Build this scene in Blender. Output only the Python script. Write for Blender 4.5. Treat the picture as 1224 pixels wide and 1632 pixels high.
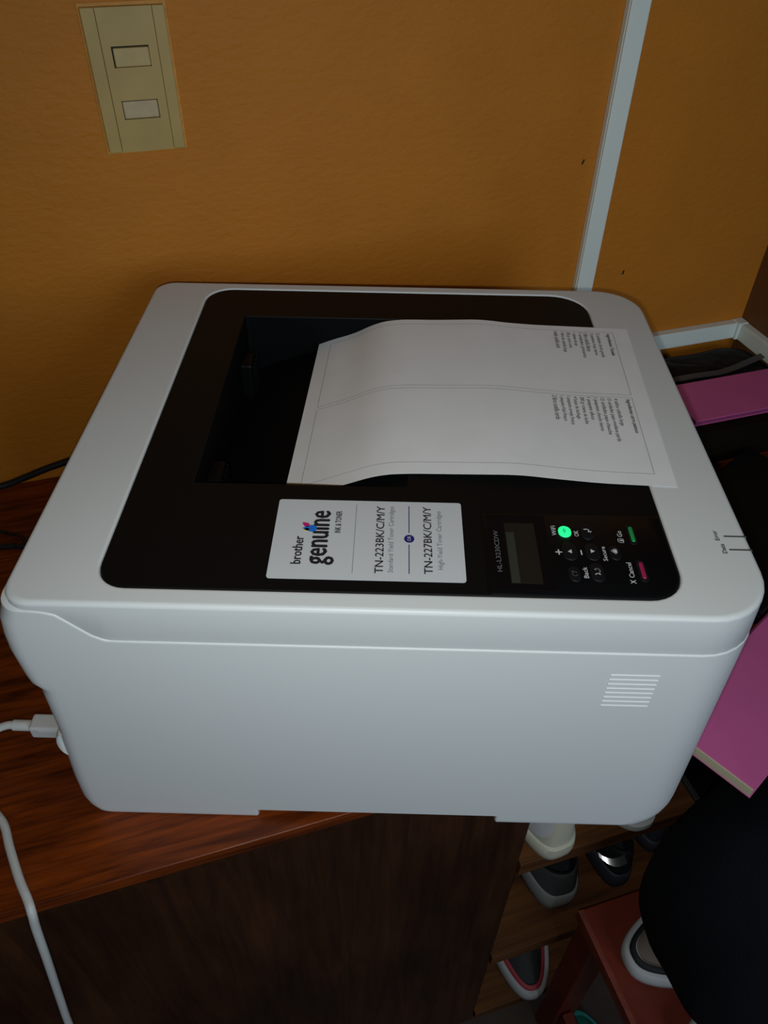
import bpy, bmesh, math, random
from mathutils import Vector, Matrix, noise

random.seed(7)
for o in list(bpy.data.objects):
    bpy.data.objects.remove(o, do_unlink=True)
scene = bpy.context.scene
COL = scene.collection
R = math.radians

# ------------------------------------------------------------------ camera, light, exposure
cam_data = bpy.data.cameras.new('camera')
cam = bpy.data.objects.new('camera', cam_data)
COL.objects.link(cam)
cam_data.sensor_fit = 'HORIZONTAL'
cam_data.sensor_width = 36.0
cam_data.lens = 1241.65 / 1224.0 * 36.0
cam_data.clip_start = 0.02
cam.location = (0.1255, -0.3515, 0.6083)
cam.rotation_euler = (0.8258, -0.0115, 0.0220 - R(18.5))
scene.camera = cam
CAM_R = cam.rotation_euler.to_matrix()

world = bpy.data.worlds.new('world')
scene.world = world
world.use_nodes = True
world.node_tree.nodes['Background'].inputs[0].default_value = (1.0, 0.80, 0.58, 1)
world.node_tree.nodes['Background'].inputs[1].default_value = 0.012

# the phone's flash, beside its lens
fl = bpy.data.lights.new('phone_flash', 'SPOT')
fl.energy = 6.2
fl.color = (0.93, 1.0, 1.0)
fl.shadow_soft_size = 0.005
fl.spot_size = R(125)
fl.spot_blend = 1.0
flash = bpy.data.objects.new('phone_flash', fl)
COL.objects.link(flash)
flash.location = Vector(cam.location) + CAM_R @ Vector((-0.008, -0.014, 0.0))
flash.rotation_euler = (cam.rotation_euler.to_matrix() @ Matrix.Rotation(R(-9), 3, 'Y')).to_euler()

# daylight from the window behind the photographer
wl = bpy.data.lights.new('window_daylight', 'AREA')
wl.energy = 11.5
wl.color = (0.82, 1.0, 1.22)
wl.shape = 'RECTANGLE'
wl.size, wl.size_y = 0.9, 1.0
win = bpy.data.objects.new('window_daylight', wl)
COL.objects.link(win)
win.location = (0.68, -1.90, 0.78)
win.rotation_euler = (Vector((0.35, 0.2, 0.1)) - win.location).to_track_quat('-Z', 'Y').to_euler()

scene.view_settings.view_transform = 'Standard'
scene.view_settings.look = 'None'
scene.view_settings.exposure = 0.0
scene.view_settings.gamma = 1.0
scene.view_settings.use_curve_mapping = False

# ------------------------------------------------------------------ materials
MATS = {}
def mat(name, col, rough=0.5, metal=0.0, spec=0.5, var=0.0, vscale=20.0, bump=0.0, bscale=200.0,
        emit=None, estr=0.0, stretch=(1, 1, 1), coat=0.0, col2=None):
    if name in MATS:
        return MATS[name]
    m = bpy.data.materials.new(name)
    m.use_nodes = True
    nt = m.node_tree
    b = nt.nodes['Principled BSDF']
    b.inputs['Base Color'].default_value = (*col, 1)
    b.inputs['Roughness'].default_value = rough
    b.inputs['Metallic'].default_value = metal
    b.inputs['Specular IOR Level'].default_value = spec
    b.inputs['Coat Weight'].default_value = coat
    tc = nt.nodes.new('ShaderNodeTexCoord')
    mp = nt.nodes.new('ShaderNodeMapping')
    mp.inputs['Scale'].default_value = stretch
    nt.links.new(tc.outputs['Object'], mp.inputs['Vector'])
    if var > 0 or col2:
        n = nt.nodes.new('ShaderNodeTexNoise')
        n.inputs['Scale'].default_value = vscale
        n.inputs['Detail'].default_value = 6
        nt.links.new(mp.outputs[0], n.inputs['Vector'])
        r = nt.nodes.new('ShaderNodeValToRGB')
        r.color_ramp.elements[0].position = 0.3
        r.color_ramp.elements[1].position = 0.7
        c2 = col2 if col2 else tuple(min(1, c * (1 + var)) for c in col)
        c1 = col if col2 else tuple(c * (1 - var) for c in col)
        r.color_ramp.elements[0].color = (*c1, 1)
        r.color_ramp.elements[1].color = (*c2, 1)
        nt.links.new(n.outputs['Fac'], r.inputs['Fac'])
        nt.links.new(r.outputs['Color'], b.inputs['Base Color'])
    if bump > 0:
        n2 = nt.nodes.new('ShaderNodeTexNoise')
        n2.inputs['Scale'].default_value = bscale
        n2.inputs['Detail'].default_value = 4
        nt.links.new(mp.outputs[0], n2.inputs['Vector'])
        bp = nt.nodes.new('ShaderNodeBump')
        bp.inputs['Strength'].default_value = 1.0
        bp.inputs['Distance'].default_value = bump
        nt.links.new(n2.outputs['Fac'], bp.inputs['Height'])
        nt.links.new(bp.outputs[0], b.inputs['Normal'])
    if emit:
        b.inputs['Emission Color'].default_value = (*emit, 1)
        b.inputs['Emission Strength'].default_value = estr
    MATS[name] = m
    return m

def wood(name, dark, light, grain, rough=0.35, scale=1.0, coat=0.0, knots=0.35):
    """grain: axis index along which the fibres run"""
    m = bpy.data.materials.new(name)
    m.use_nodes = True
    nt = m.node_tree
    L = nt.links.new
    b = nt.nodes['Principled BSDF']
    tc = nt.nodes.new('ShaderNodeTexCoord')
    mp = nt.nodes.new('ShaderNodeMapping')
    s = [30.0 * scale] * 3
    s[grain] = 2.2 * scale
    mp.inputs['Scale'].default_value = s
    L(tc.outputs['Object'], mp.inputs['Vector'])
    n = nt.nodes.new('ShaderNodeTexNoise')
    n.inputs['Scale'].default_value = 2.5
    n.inputs['Detail'].default_value = 8
    n.inputs['Roughness'].default_value = 0.62
    n.inputs['Distortion'].default_value = 0.6
    L(mp.outputs[0], n.inputs['Vector'])
    r = nt.nodes.new('ShaderNodeValToRGB')
    r.color_ramp.elements[0].position = 0.32
    r.color_ramp.elements[1].position = 0.70
    r.color_ramp.elements[0].color = (*dark, 1)
    r.color_ramp.elements[1].color = (*light, 1)
    L(n.outputs['Fac'], r.inputs['Fac'])
    mp2 = nt.nodes.new('ShaderNodeMapping')
    s2 = [7.0 * scale] * 3
    s2[grain] = 3.0 * scale
    mp2.inputs['Scale'].default_value = s2
    L(tc.outputs['Object'], mp2.inputs['Vector'])
    n2 = nt.nodes.new('ShaderNodeTexNoise')
    n2.inputs['Scale'].default_value = 1.3
    n2.inputs['Detail'].default_value = 3
    L(mp2.outputs[0], n2.inputs['Vector'])
    r2 = nt.nodes.new('ShaderNodeValToRGB')
    r2.color_ramp.elements[0].position = 0.35
    r2.color_ramp.elements[1].position = 0.65
    k = 1 - knots
    r2.color_ramp.elements[0].color = (k, k, k, 1)
    r2.color_ramp.elements[1].color = (1, 1, 1, 1)
    L(n2.outputs['Fac'], r2.inputs['Fac'])
    mx = nt.nodes.new('ShaderNodeMix')
    mx.data_type = 'RGBA'
    mx.blend_type = 'MULTIPLY'
    mx.inputs[0].default_value = 1.0
    L(r.outputs[0], mx.inputs[6])
    L(r2.outputs[0], mx.inputs[7])
    L(mx.outputs[2], b.inputs['Base Color'])
    b.inputs['Roughness'].default_value = rough
    b.inputs['Specular IOR Level'].default_value = 0.25
    b.inputs['Coat Weight'].default_value = coat
    b.inputs['Coat Roughness'].default_value = 0.25
    bp = nt.nodes.new('ShaderNodeBump')
    bp.inputs['Strength'].default_value = 0.5
    bp.inputs['Distance'].default_value = 0.0006
    L(n.outputs['Fac'], bp.inputs['Height'])
    L(bp.outputs[0], b.inputs['Normal'])
    MATS[name] = m
    return m

def wall_mat(name, col):
    m = bpy.data.materials.new(name)
    m.use_nodes = True
    nt = m.node_tree
    L = nt.links.new
    b = nt.nodes['Principled BSDF']
    tc = nt.nodes.new('ShaderNodeTexCoord')
    n = nt.nodes.new('ShaderNodeTexNoise')
    n.inputs['Scale'].default_value = 9
    n.inputs['Detail'].default_value = 5
    L(tc.outputs['Object'], n.inputs['Vector'])
    r = nt.nodes.new('ShaderNodeValToRGB')
    r.color_ramp.elements[0].position = 0.3
    r.color_ramp.elements[1].position = 0.7
    r.color_ramp.elements[0].color = (*[c * 0.93 for c in col], 1)
    r.color_ramp.elements[1].color = (*[c * 1.05 for c in col], 1)
    L(n.outputs['Fac'], r.inputs['Fac'])
    L(r.outputs[0], b.inputs['Base Color'])
    b.inputs['Roughness'].default_value = 0.62
    b.inputs['Specular IOR Level'].default_value = 0.3
    # trowelled plaster: broad ripples plus fine grain
    mp = nt.nodes.new('ShaderNodeMapping')
    mp.inputs['Scale'].default_value = (1.0, 1.0, 1.9)
    mp.inputs['Rotation'].default_value = (0, R(25), 0)
    L(tc.outputs['Object'], mp.inputs['Vector'])
    a = nt.nodes.new('ShaderNodeTexNoise')
    a.inputs['Scale'].default_value = 85
    a.inputs['Detail'].default_value = 3
    a.inputs['Distortion'].default_value = 0.3
    L(mp.outputs[0], a.inputs['Vector'])
    c = nt.nodes.new('ShaderNodeTexNoise')
    c.inputs['Scale'].default_value = 260
    c.inputs['Detail'].default_value = 3
    L(tc.outputs['Object'], c.inputs['Vector'])
    ad = nt.nodes.new('ShaderNodeMath')
    ad.operation = 'MULTIPLY_ADD'
    ad.inputs[1].default_value = 0.25
    L(c.outputs['Fac'], ad.inputs[0])
    L(a.outputs['Fac'], ad.inputs[2])
    bp = nt.nodes.new('ShaderNodeBump')
    bp.inputs['Strength'].default_value = 1.0
    bp.inputs['Distance'].default_value = 0.0010
    L(ad.outputs[0], bp.inputs['Height'])
    L(bp.outputs[0], b.inputs['Normal'])
    MATS[name] = m
    return m

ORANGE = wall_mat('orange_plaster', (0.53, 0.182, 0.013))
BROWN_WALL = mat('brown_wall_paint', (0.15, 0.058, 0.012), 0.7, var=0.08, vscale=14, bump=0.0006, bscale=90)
FLOOR = mat('dark_floor', (0.05, 0.03, 0.02), 0.6, var=0.3, vscale=12)
WHITE_PL = mat('white_plastic', (0.70, 0.715, 0.70), 0.42, spec=0.4, bump=0.00003, bscale=1500)
BLACK_PL = mat('black_plastic', (0.0042, 0.0040, 0.0038), 0.5, spec=0.15, bump=0.00004, bscale=1500)
BLACK_TRAY = mat('black_tray_plastic', (0.0022, 0.0023, 0.0028), 0.6, spec=0.10)
BLACK_GLOSS = mat('glossy_black_plastic', (0.0032, 0.0032, 0.0036), 0.35, spec=0.15)
BUTTON = mat('black_button_rubber', (0.007, 0.007, 0.008), 0.45, spec=0.2)
LCD = mat('lcd_glass', (0.0150, 0.0125, 0.0095), 0.3, spec=0.2)
LCD_STRIP = mat('lcd_strip', (0.034, 0.036, 0.026), 0.3, spec=0.2)
PRINT_W = mat('white_print', (0.62, 0.62, 0.62), 0.6)
PRINT_G = mat('grey_print', (0.03, 0.03, 0.03), 0.6)
PRINT_K = mat('black_print', (0.012, 0.012, 0.014), 0.6)
PRINT_LG = mat('light_grey_print', (0.15, 0.15, 0.16), 0.6)
PRINT_NAVY = mat('navy_print', (0.012, 0.012, 0.16), 0.5)
PRINT_BLUE = mat('blue_print', (0.01, 0.16, 0.62), 0.5)
PRINT_MAG = mat('magenta_print', (0.55, 0.01, 0.16), 0.5)
PRINT_YEL = mat('yellow_print', (0.75, 0.62, 0.05), 0.5)
STICKER = mat('sticker_silver', (0.60, 0.61, 0.62), 0.38, spec=0.5)
GREEN_LIT = mat('lit_green_button', (0.02, 0.5, 0.2), 0.4, emit=(0.02, 0.95, 0.30), estr=0.8)
GREEN = mat('green_key', (0.01, 0.30, 0.07), 0.4)
RED = mat('crimson_key', (0.34, 0.015, 0.07), 0.4)
PAPER = mat('paper', (0.86, 0.85, 0.84), 0.8, spec=0.2, var=0.02, vscale=40)
PAPER_INK = mat('toner', (0.045, 0.045, 0.045), 0.7)
PAPER_LINE = mat('toner_line', (0.30, 0.30, 0.30), 0.7)
CABLE_W = mat('white_cable_rubber', (0.62, 0.62, 0.58), 0.45, bump=0.0002, bscale=400)
CABLE_K = mat('black_cable_rubber', (0.008, 0.009, 0.011), 0.4)
RACE = mat('raceway_plastic', (0.80, 0.86, 0.78), 0.45)
IVORY = mat('ivory_switch_plastic', (0.46, 0.312, 0.092), 0.5, var=0.08, vscale=25)
IVORY_L = mat('ivory_rocker_plastic', (0.52, 0.375, 0.140), 0.45, var=0.10, vscale=60)
GAP = mat('dark_gap', (0.02, 0.015, 0.008), 0.8)
PAINT_EDGE = mat('paint_build_up', (0.58, 0.25, 0.03), 0.6, var=0.15, vscale=90, bump=0.001, bscale=160)
WOOD_TOP = wood('red_brown_varnished_wood', (0.065, 0.0105, 0.0014), (0.31, 0.055, 0.005), 0, 0.36, scale=1.7, coat=0.06, knots=0.5)
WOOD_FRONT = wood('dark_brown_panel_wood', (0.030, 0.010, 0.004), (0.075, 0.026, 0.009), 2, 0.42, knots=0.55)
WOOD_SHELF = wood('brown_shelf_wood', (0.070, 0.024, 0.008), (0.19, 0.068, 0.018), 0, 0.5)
RED_PAINT = mat('red_paint', (0.17, 0.020, 0.007), 0.5, var=0.22, vscale=14, bump=0.0004, bscale=60)
RED_WORN = mat('worn_red_paint', (0.21, 0.038, 0.02), 0.55, var=0.3, vscale=60)
BLACK_CLOTH = mat('black_cloth', (0.0045, 0.0052, 0.0075), 0.9, spec=0.15, bump=0.0008, bscale=500)
BLACK_NYLON = mat('black_nylon', (0.0032, 0.0036, 0.0045), 0.55, spec=0.15, bump=0.003, bscale=30)
GREY_WEB = mat('grey_webbing', (0.085, 0.085, 0.085), 0.7)
PINK = mat('pink_cover', (0.62, 0.125, 0.33), 0.5, var=0.04, vscale=20)
PINK_D = mat('dark_pink', (0.28, 0.045, 0.15), 0.5)
CREAM_PAGES = mat('cream_pages', (0.52, 0.45, 0.30), 0.8, var=0.12, vscale=10, stretch=(1, 1, 120))
BROWN_BOX = mat('dark_brown_box', (0.007, 0.0042, 0.0022), 0.7, spec=0.1)
BLACK_CASE = mat('black_case', (0.0035, 0.004, 0.004), 0.45, spec=0.25)
DARK_GREY = mat('dark_grey', (0.02, 0.02, 0.02), 0.6)

# ------------------------------------------------------------------ helpers
def link(name, me, m=None, parent=None, smooth=30):
    o = bpy.data.objects.new(name, me)
    COL.objects.link(o)
    if m:
        me.materials.clear()
        me.materials.append(m)
    if parent:
        o.parent = parent
    if smooth:
        me.shade_smooth()
        me.set_sharp_from_angle(angle=R(smooth))
    return o

def mesh(name, v, f, m=None, parent=None, smooth=30, fix=True):
    me = bpy.data.meshes.new(name)
    me.from_pydata([tuple(p) for p in v], [], f)
    if fix:
        bm = bmesh.new()
        bm.from_mesh(me)
        bmesh.ops.recalc_face_normals(bm, faces=bm.faces)
        bm.to_mesh(me)
        bm.free()
    me.update()
    return link(name, me, m, parent, smooth)

def box(name, x0, x1, y0, y1, z0, z1, m, parent=None, bev=0.001, seg=2, smooth=0):
    bm = bmesh.new()
    bmesh.ops.create_cube(bm, size=1.0)
    for v in bm.verts:
        v.co = Vector(((x0 + x1) / 2 + v.co.x * (x1 - x0), (y0 + y1) / 2 + v.co.y * (y1 - y0),
                       (z0 + z1) / 2 + v.co.z * (z1 - z0)))
    if bev > 0:
        bmesh.ops.bevel(bm, geom=list(bm.edges), offset=bev, segments=seg, profile=0.5, affect='EDGES')
    me = bpy.data.meshes.new(name)
    bm.to_mesh(me)
    bm.free()
    return link(name, me, m, parent, smooth)

def prism(name, pts, z0, z1, m, parent=None, bev=0.0, seg=2):
    """vertical prism over a plan polygon"""
    bm = bmesh.new()
    lo = [bm.verts.new((p[0], p[1], z0)) for p in pts]
    hi = [bm.verts.new((p[0], p[1], z1)) for p in pts]
    n = len(pts)
    bm.faces.new(lo[::-1])
    bm.faces.new(hi)
    for i in range(n):
        bm.faces.new((lo[i], lo[(i + 1) % n], hi[(i + 1) % n], hi[i]))
    bmesh.ops.recalc_face_normals(bm, faces=bm.faces)
    if bev > 0:
        bmesh.ops.bevel(bm, geom=list(bm.edges), offset=bev, segments=seg, profile=0.5, affect='EDGES')
    me = bpy.data.meshes.new(name)
    bm.to_mesh(me)
    bm.free()
    return link(name, me, m, parent)

def tube(name, pts, r, m, parent=None, n=12, sub=8):
    """smooth tube through points (Catmull-Rom)"""
    P = [Vector(p) for p in pts]
    rad = r if isinstance(r, (list, tuple)) else [r] * len(P)
    Q, RR = [], []
    for i in range(len(P) - 1):
        p0, p1, p2, p3 = P[max(i - 1, 0)], P[i], P[i + 1], P[min(i + 2, len(P) - 1)]
        for k in range(sub):
            t = k / sub
            Q.append(0.5 * ((2 * p1) + (-p0 + p2) * t + (2 * p0 - 5 * p1 + 4 * p2 - p3) * t * t
                            + (-p0 + 3 * p1 - 3 * p2 + p3) * t ** 3))
            RR.append(rad[i] + (rad[i + 1] - rad[i]) * t)
    Q.append(P[-1]); RR.append(rad[-1])
    v, f = [], []
    up = Vector((0, 0, 1))
    for i, q in enumerate(Q):
        d = (Q[min(i + 1, len(Q) - 1)] - Q[max(i - 1, 0)]).normalized()
        a = d.cross(up)
        if a.length < 0.1:
            a = d.cross(Vector((1, 0, 0)))
        a.normalize()
        b = d.cross(a)
        for k in range(n):
            t = 2 * math.pi * k / n
            v.append(q + (a * math.cos(t) + b * math.sin(t)) * RR[i])
    for i in range(len(Q) - 1):
        for k in range(n):
            f.append((i * n + k, i * n + (k + 1) % n, (i + 1) * n + (k + 1) % n, (i + 1) * n + k))
    f.append(tuple(range(n))[::-1])
    f.append(tuple((len(Q) - 1) * n + k for k in range(n)))
    return mesh(name, v, f, m, parent, 60)

def empty(name, loc=(0, 0, 0), rz=0.0):
    o = bpy.data.objects.new(name, None)
    COL.objects.link(o)
    o.location = loc
    o.rotation_euler = (0, 0, rz)
    o.empty_display_size = 0.05
    return o

def tag(o, label=None, cat=None, group=None, kind=None):
    if label: o['label'] = label
    if cat: o['category'] = cat
    if group: o['group'] = group
    if kind: o['kind'] = kind
    return o

def lerp_table(tab, x):
    if x <= tab[0][0]: return tab[0][1]
    for (a, va), (b, vb) in zip(tab, tab[1:]):
        if x <= b:
            return va + (vb - va) * (x - a) / (b - a)
    return tab[-1][1]

def smooth_table(tab, x, w):
    return sum(lerp_table(tab, x + w * k) for k in (-1, -0.5, 0, 0.5, 1)) / 5

def rounded_ring(x0, x1, y0, y1, rr, rf, z=0.0, K=56, J=14, n=8, rnf=None, rff=None, rnr=None, rfr=None):
    """rounded rectangle; rr rear (x0) corner radius, rf front (x1) radius; constant vertex count"""
    rnr = rr if rnr is None else rnr; rfr = rr if rfr is None else rfr
    rnf = rf if rnf is None else rnf; rff = rf if rff is None else rff
    P = []
    def line(a, b, k):
        for i in range(k):
            t = i / k
            P.append((a[0] + (b[0] - a[0]) * t, a[1] + (b[1] - a[1]) * t))
    def arc(cx, cy, r, a0):
        for i in range(n):
            t = a0 + (math.pi / 2) * i / n
            P.append((cx + r * math.cos(t), cy + r * math.sin(t)))
    line((x0 + rnr, y0), (x1 - rnf, y0), K)
    arc(x1 - rnf, y0 + rnf, rnf, -math.pi / 2)
    line((x1, y0 + rnf), (x1, y1 - rff), J)
    arc(x1 - rff, y1 - rff, rff, 0)
    line((x1 - rff, y1), (x0 + rfr, y1), K)
    arc(x0 + rfr, y1 - rfr, rfr, math.pi / 2)
    line((x0, y1 - rfr), (x0, y0 + rnr), J)
    arc(x0 + rnr, y0 + rnr, rnr, math.pi)
    return [(p[0], p[1], z) for p in P]

def loft(name, rings, m, parent=None, cap0=False, cap1=False, smooth=30):
    n = len(rings[0])
    v = [p for r in rings for p in r]
    f = []
    for i in range(len(rings) - 1):
        for k in range(n):
            f.append((i * n + k, i * n + (k + 1) % n, (i + 1) * n + (k + 1) % n, (i + 1) * n + k))
    if cap0: f.append(tuple(range(n))[::-1])
    if cap1: f.append(tuple((len(rings) - 1) * n + k for k in range(n)))
    return mesh(name, v, f, m, parent, smooth, fix=False)

def text_mesh(s, bold=0.0, res=2):
    me = text_mesh0(s, res)
    if bold > 0:
        bm = bmesh.new()
        for k, (dx, dy) in enumerate(((-1, 0), (1, 0), (0, 0.5), (0, -0.5))):
            n0 = len(bm.verts)
            bm.from_mesh(me)
            bm.verts.ensure_lookup_table()
            for v_ in bm.verts[n0:]:
                v_.co += Vector((dx * bold, dy * bold, k * 0.002))
        bm.to_mesh(me)
        bm.free()
    return me

def text_mesh0(s, res=2):
    cu = bpy.data.curves.new('lettering', 'FONT')
    cu.body = s
    cu.size = 1.0
    cu.resolution_u = res
    ob = bpy.data.objects.new('lettering_tmp', cu)
    COL.objects.link(ob)
    dg = bpy.context.evaluated_depsgraph_get()
    me = bpy.data.meshes.new_from_object(ob.evaluated_get(dg))
    bpy.data.objects.remove(ob, do_unlink=True)
    bpy.data.curves.remove(cu)
    return me

def lettering(s, at, right, up, width, height, m, parent, fn=None, bold=0.0, name='lettering', lift=0.00025):
    """flat print of s: bounding box width x height with its lower-left corner at `at`"""
    me = text_mesh(s, bold)
    xs = [v.co.x for v in me.vertices]; ys = [v.co.y for v in me.vertices]
    x0, x1, y0, y1 = min(xs), max(xs), min(ys), max(ys)
    at, right, up = Vector(at), Vector(right), Vector(up)
    nrm = right.cross(up)
    for v in me.vertices:
        p = at + right * ((v.co.x - x0) / (x1 - x0) * width) + up * ((v.co.y - y0) / (y1 - y0) * height) + nrm * (lift + v.co.z * 0.004)
        v.co = fn(p) if fn else p
    me.name = name
    return link(name, me, m, parent, 0)

# ------------------------------------------------------------------ the room
YW, XR, ZF = 0.4495, 0.911, -0.80
w = box('wall_back', -1.7, XR + 0.1, YW, YW + 0.1, ZF, 1.6, ORANGE, bev=0)
tag(w, 'orange trowelled plaster wall behind the printer', kind='structure')
for px, pz, a in ((0.6115, 0.3069, 0.4), (0.6977, 0.1643, 0.1)):
    o = box('nail_hole', -0.0011, 0.0011, -0.0006, 0.0002, -0.0028, 0.0028, GAP, w, 0.0004)
    o.location = (px, YW, pz)
    o.rotation_euler = (0, a, 0)
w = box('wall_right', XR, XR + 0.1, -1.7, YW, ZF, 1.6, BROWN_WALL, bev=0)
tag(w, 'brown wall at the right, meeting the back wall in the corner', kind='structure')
w = box('floor', -1.7, XR + 0.1, -1.7, YW + 0.1, ZF - 0.05, ZF, FLOOR, bev=0)
tag(w, 'dark floor under the shoe cabinet', kind='structure')

# ------------------------------------------------------------------ desktop and shoe cabinet
YF = -0.059
o = box('wooden_desktop', -0.75, XR - 0.002, YF - 0.001, YW - 0.001, -0.014, 0.0, WOOD_TOP, None, 0.0008)
tag(o, 'varnished red-brown wooden desktop carrying the white printer', 'desktop')
cab = empty('shoe_cabinet', (0, 0, ZF))
tag(cab, 'dark brown wooden cabinet with open shoe shelves under the desktop', 'cabinet')
cz = -ZF
def cpart(name, x0, x1, y0, y1, z0, z1, m, bev=0.001):
    return box(name, x0, x1, y0, y1, z0 + cz, z1 + cz, m, cab, bev)
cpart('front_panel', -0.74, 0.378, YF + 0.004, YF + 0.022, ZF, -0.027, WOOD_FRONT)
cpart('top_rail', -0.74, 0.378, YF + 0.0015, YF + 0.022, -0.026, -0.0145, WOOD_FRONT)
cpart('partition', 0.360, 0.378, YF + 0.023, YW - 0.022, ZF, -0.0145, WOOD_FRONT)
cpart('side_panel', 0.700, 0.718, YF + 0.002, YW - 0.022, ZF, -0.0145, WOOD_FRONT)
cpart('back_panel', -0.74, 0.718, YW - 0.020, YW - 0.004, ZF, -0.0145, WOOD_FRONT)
SH1, SH2, SH3 = -0.229, -0.515, -0.760
for zt in (SH1, SH2, SH3):
    cpart('shelf', 0.379, 0.699, YF, YW - 0.023, zt - 0.026, zt, WOOD_SHELF)

# ------------------------------------------------------------------ laser printer (local frame: x rear to front, y near to far)
PR = R(-18.5)
prn = empty('laser_printer', (0, 0, 0), PR)
tag(prn, 'white desktop laser printer with black top panel and control keys', 'printer')
XF0, XR0, PY = 0.4712, -0.0117, 0.410
REAR = [(0.0, -1.0), (0.0025, -7), (0.009, -10.5), (0.02, -12.5), (0.05, -11.5), (0.08, -9.0), (0.115, -5.8),
        (0.160, -4.4), (0.1670, -4.0), (0.1745, -9.4), (0.184, -10.4), (0.207, -11.7), (0.229, -10.2),
        (0.244, -6.5), (0.252, -3.0)]
def rear_x(z): return lerp_table(REAR, z) / 1000
FRONT = [(0.0, 459.0), (0.004, 465.0), (0.010, 468.5), (0.018, 470.0), (0.225, 463.2), (0.258, 461.0)]
def front_x(z): return lerp_table(FRONT, z) / 1000
SEAM = [(-0.02, 0.2520), (0.012, 0.2510), (0.0245, 0.2495), (0.0300, 0.2462), (0.0535, 0.2258), (0.058, 0.2243), (0.47, 0.2243)]
def seam_z(x): return smooth_table(SEAM, x, 0.003)
RRr, RFr = 0.015, 0.040
def body_ring(z, inset=0.0):
    return rounded_ring(rear_x(z) + inset, front_x(z) - inset, inset, PY - inset, RRr - inset, RFr - inset, z)
def seam_ring(frac, inset=0.0, dz=0.0):
    base = rounded_ring(0, 1, 0, PY, 0.03, 0.09)
    out = []
    ref = rounded_ring(rear_x(0.225), front_x(0.225), 0, PY, RRr, RFr)
    for i, p in enumerate(ref):
        z = 0.2075 + (seam_z(p[0]) - 0.2075) * frac
        xr, xf = rear_x(z), front_x(z)
        t = (p[0] - ref_x0) / (ref_x1 - ref_x0)
        x = xr + (xf - xr) * t
        # inset towards the inside
        cx, cy = (xr + xf) / 2, PY / 2
        sx = (x - cx) * (1 - inset / ((xf - xr) / 2)) + cx
        sy = (p[1] - cy) * (1 - inset / (PY / 2)) + cy
        out.append((sx, sy, z + dz))
    return out
ref_x0, ref_x1 = rear_x(0.225), front_x(0.225)
ZB = 0.0115
rings = [body_ring(ZB, 0.03), body_ring(ZB)]
for z in (0.015, 0.02, 0.035, 0.05, 0.08, 0.115, 0.160, 0.1670, 0.1690, 0.1720, 0.1745, 0.179, 0.184, 0.195, 0.2075):
    rings.append(body_ring(z))
for fr in (0.35, 0.7):
    rings.append(seam_ring(fr))
rings += [seam_ring(1.0, 0.0, -0.0014), seam_ring(1.0, 0.0, -0.0009), seam_ring(1.0, 0.0004, -0.0002), seam_ring(1.0, 0.0008, 0.0), seam_ring(1.0, 0.006, 0.0)]
loft('body', rings, WHITE_PL, prn, cap0=True, smooth=40)

# skirt feet, flush with the sides
def foot(x0, x1, rear):
    rr = []
    for z in (0.0, 0.0012, 0.0025, 0.005, 0.009, ZB):
        e = 0.0012 if z == 0 else (0.0003 if z < 0.002 else 0)
        if rear:
            rr.append(rounded_ring(rear_x(z), x1, 0 + e, PY - e, RRr, 0.002, z))
        else:
            rr.append(rounded_ring(x0, front_x(z), 0 + e, PY - e, 0.002, RFr, z))
    loft('foot', rr, WHITE_PL, prn, cap0=True, smooth=40)
foot(0, 0.130, True)
foot(0.320, 0, False)

# lid with its rounded rim and the frame round the black panel
PX0, PX1, PY0, PY1 = 0.0525, 0.4100, 0.0150, 0.3965
ZT = 0.258
def lid_ring(z, inset):
    return rounded_ring(0.0 + inset, front_x(z) - inset, 0.0008 + inset, PY - 0.0008 - inset, 0.017, RFr - inset, z)
def lid_low(dz, inset):
    out = []
    q0 = lid_ring(0.225, 0.0)
    for q in q0:
        z = min(seam_z(q[0]) + dz, 0.2526)
        t = (q[0] - 0.0) / (front_x(0.225) - 0.0)
        x = inset + (front_x(z) - 2 * inset) * t
        y = PY / 2 + (q[1] - PY / 2) * (1 - inset / (PY / 2))
        out.append((x, y, z))
    return out
def hole(inset, z):
    return rounded_ring(PX0 + inset, PX1 - inset, PY0 + inset, PY1 - inset, 0.02, 0.024, z,
                        rnr=0.020 - inset, rfr=0.024 - inset, rnf=0.024 - inset, rff=0.034 - inset)
lid = loft('lid', [lid_low(-0.0004, 0.0003), lid_low(0.0004, 0.0), lid_ring(0.2548, 0.0), lid_ring(0.2553, 0.0), lid_ring(0.2563, 0.0003), lid_ring(0.2571, 0.0009), lid_ring(0.2577, 0.0017),
             lid_ring(ZT, 0.0028), lid_ring(ZT, 0.0036), hole(-0.0026, ZT), hole(-0.0014, ZT), hole(-0.0008, ZT - 0.0002), hole(-0.0001, ZT - 0.0012), hole(0.0, ZT - 0.004)],
     WHITE_PL, prn, smooth=40)

# black top panel with the sunken paper tray
ZP = 0.2575
TX0, TX1, TY0, TY1 = 0.0935, 0.2420, 0.1125, 0.3460
def tray_ring(z, e=0.0):
    return rounded_ring(TX0 + e, TX1 - e, TY0 + e, TY1 - e, 0.003, 0.002, z)
loft('top_panel', [hole(0.0003, ZP - 0.0010), hole(0.0010, ZP), tray_ring(ZP), tray_ring(ZP - 0.0008, 0.0006)], BLACK_PL, prn, smooth=40)
tray = empty('paper_tray'); tray.parent = prn
bpy.data.objects.remove(tray, do_unlink=True)
def ramp_z(x): return min(0.199 + (x - TX0) * 0.388, ZP - 0.0009)
fl_ring = [(p[0], p[1], ramp_z(p[0])) for p in tray_ring(0, 0.0006)]
tr = loft('output_tray', [tray_ring(ZP - 0.0008, 0.0006), fl_ring], BLACK_TRAY, prn, smooth=20)
v = []; f = []
NX = 12
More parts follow.
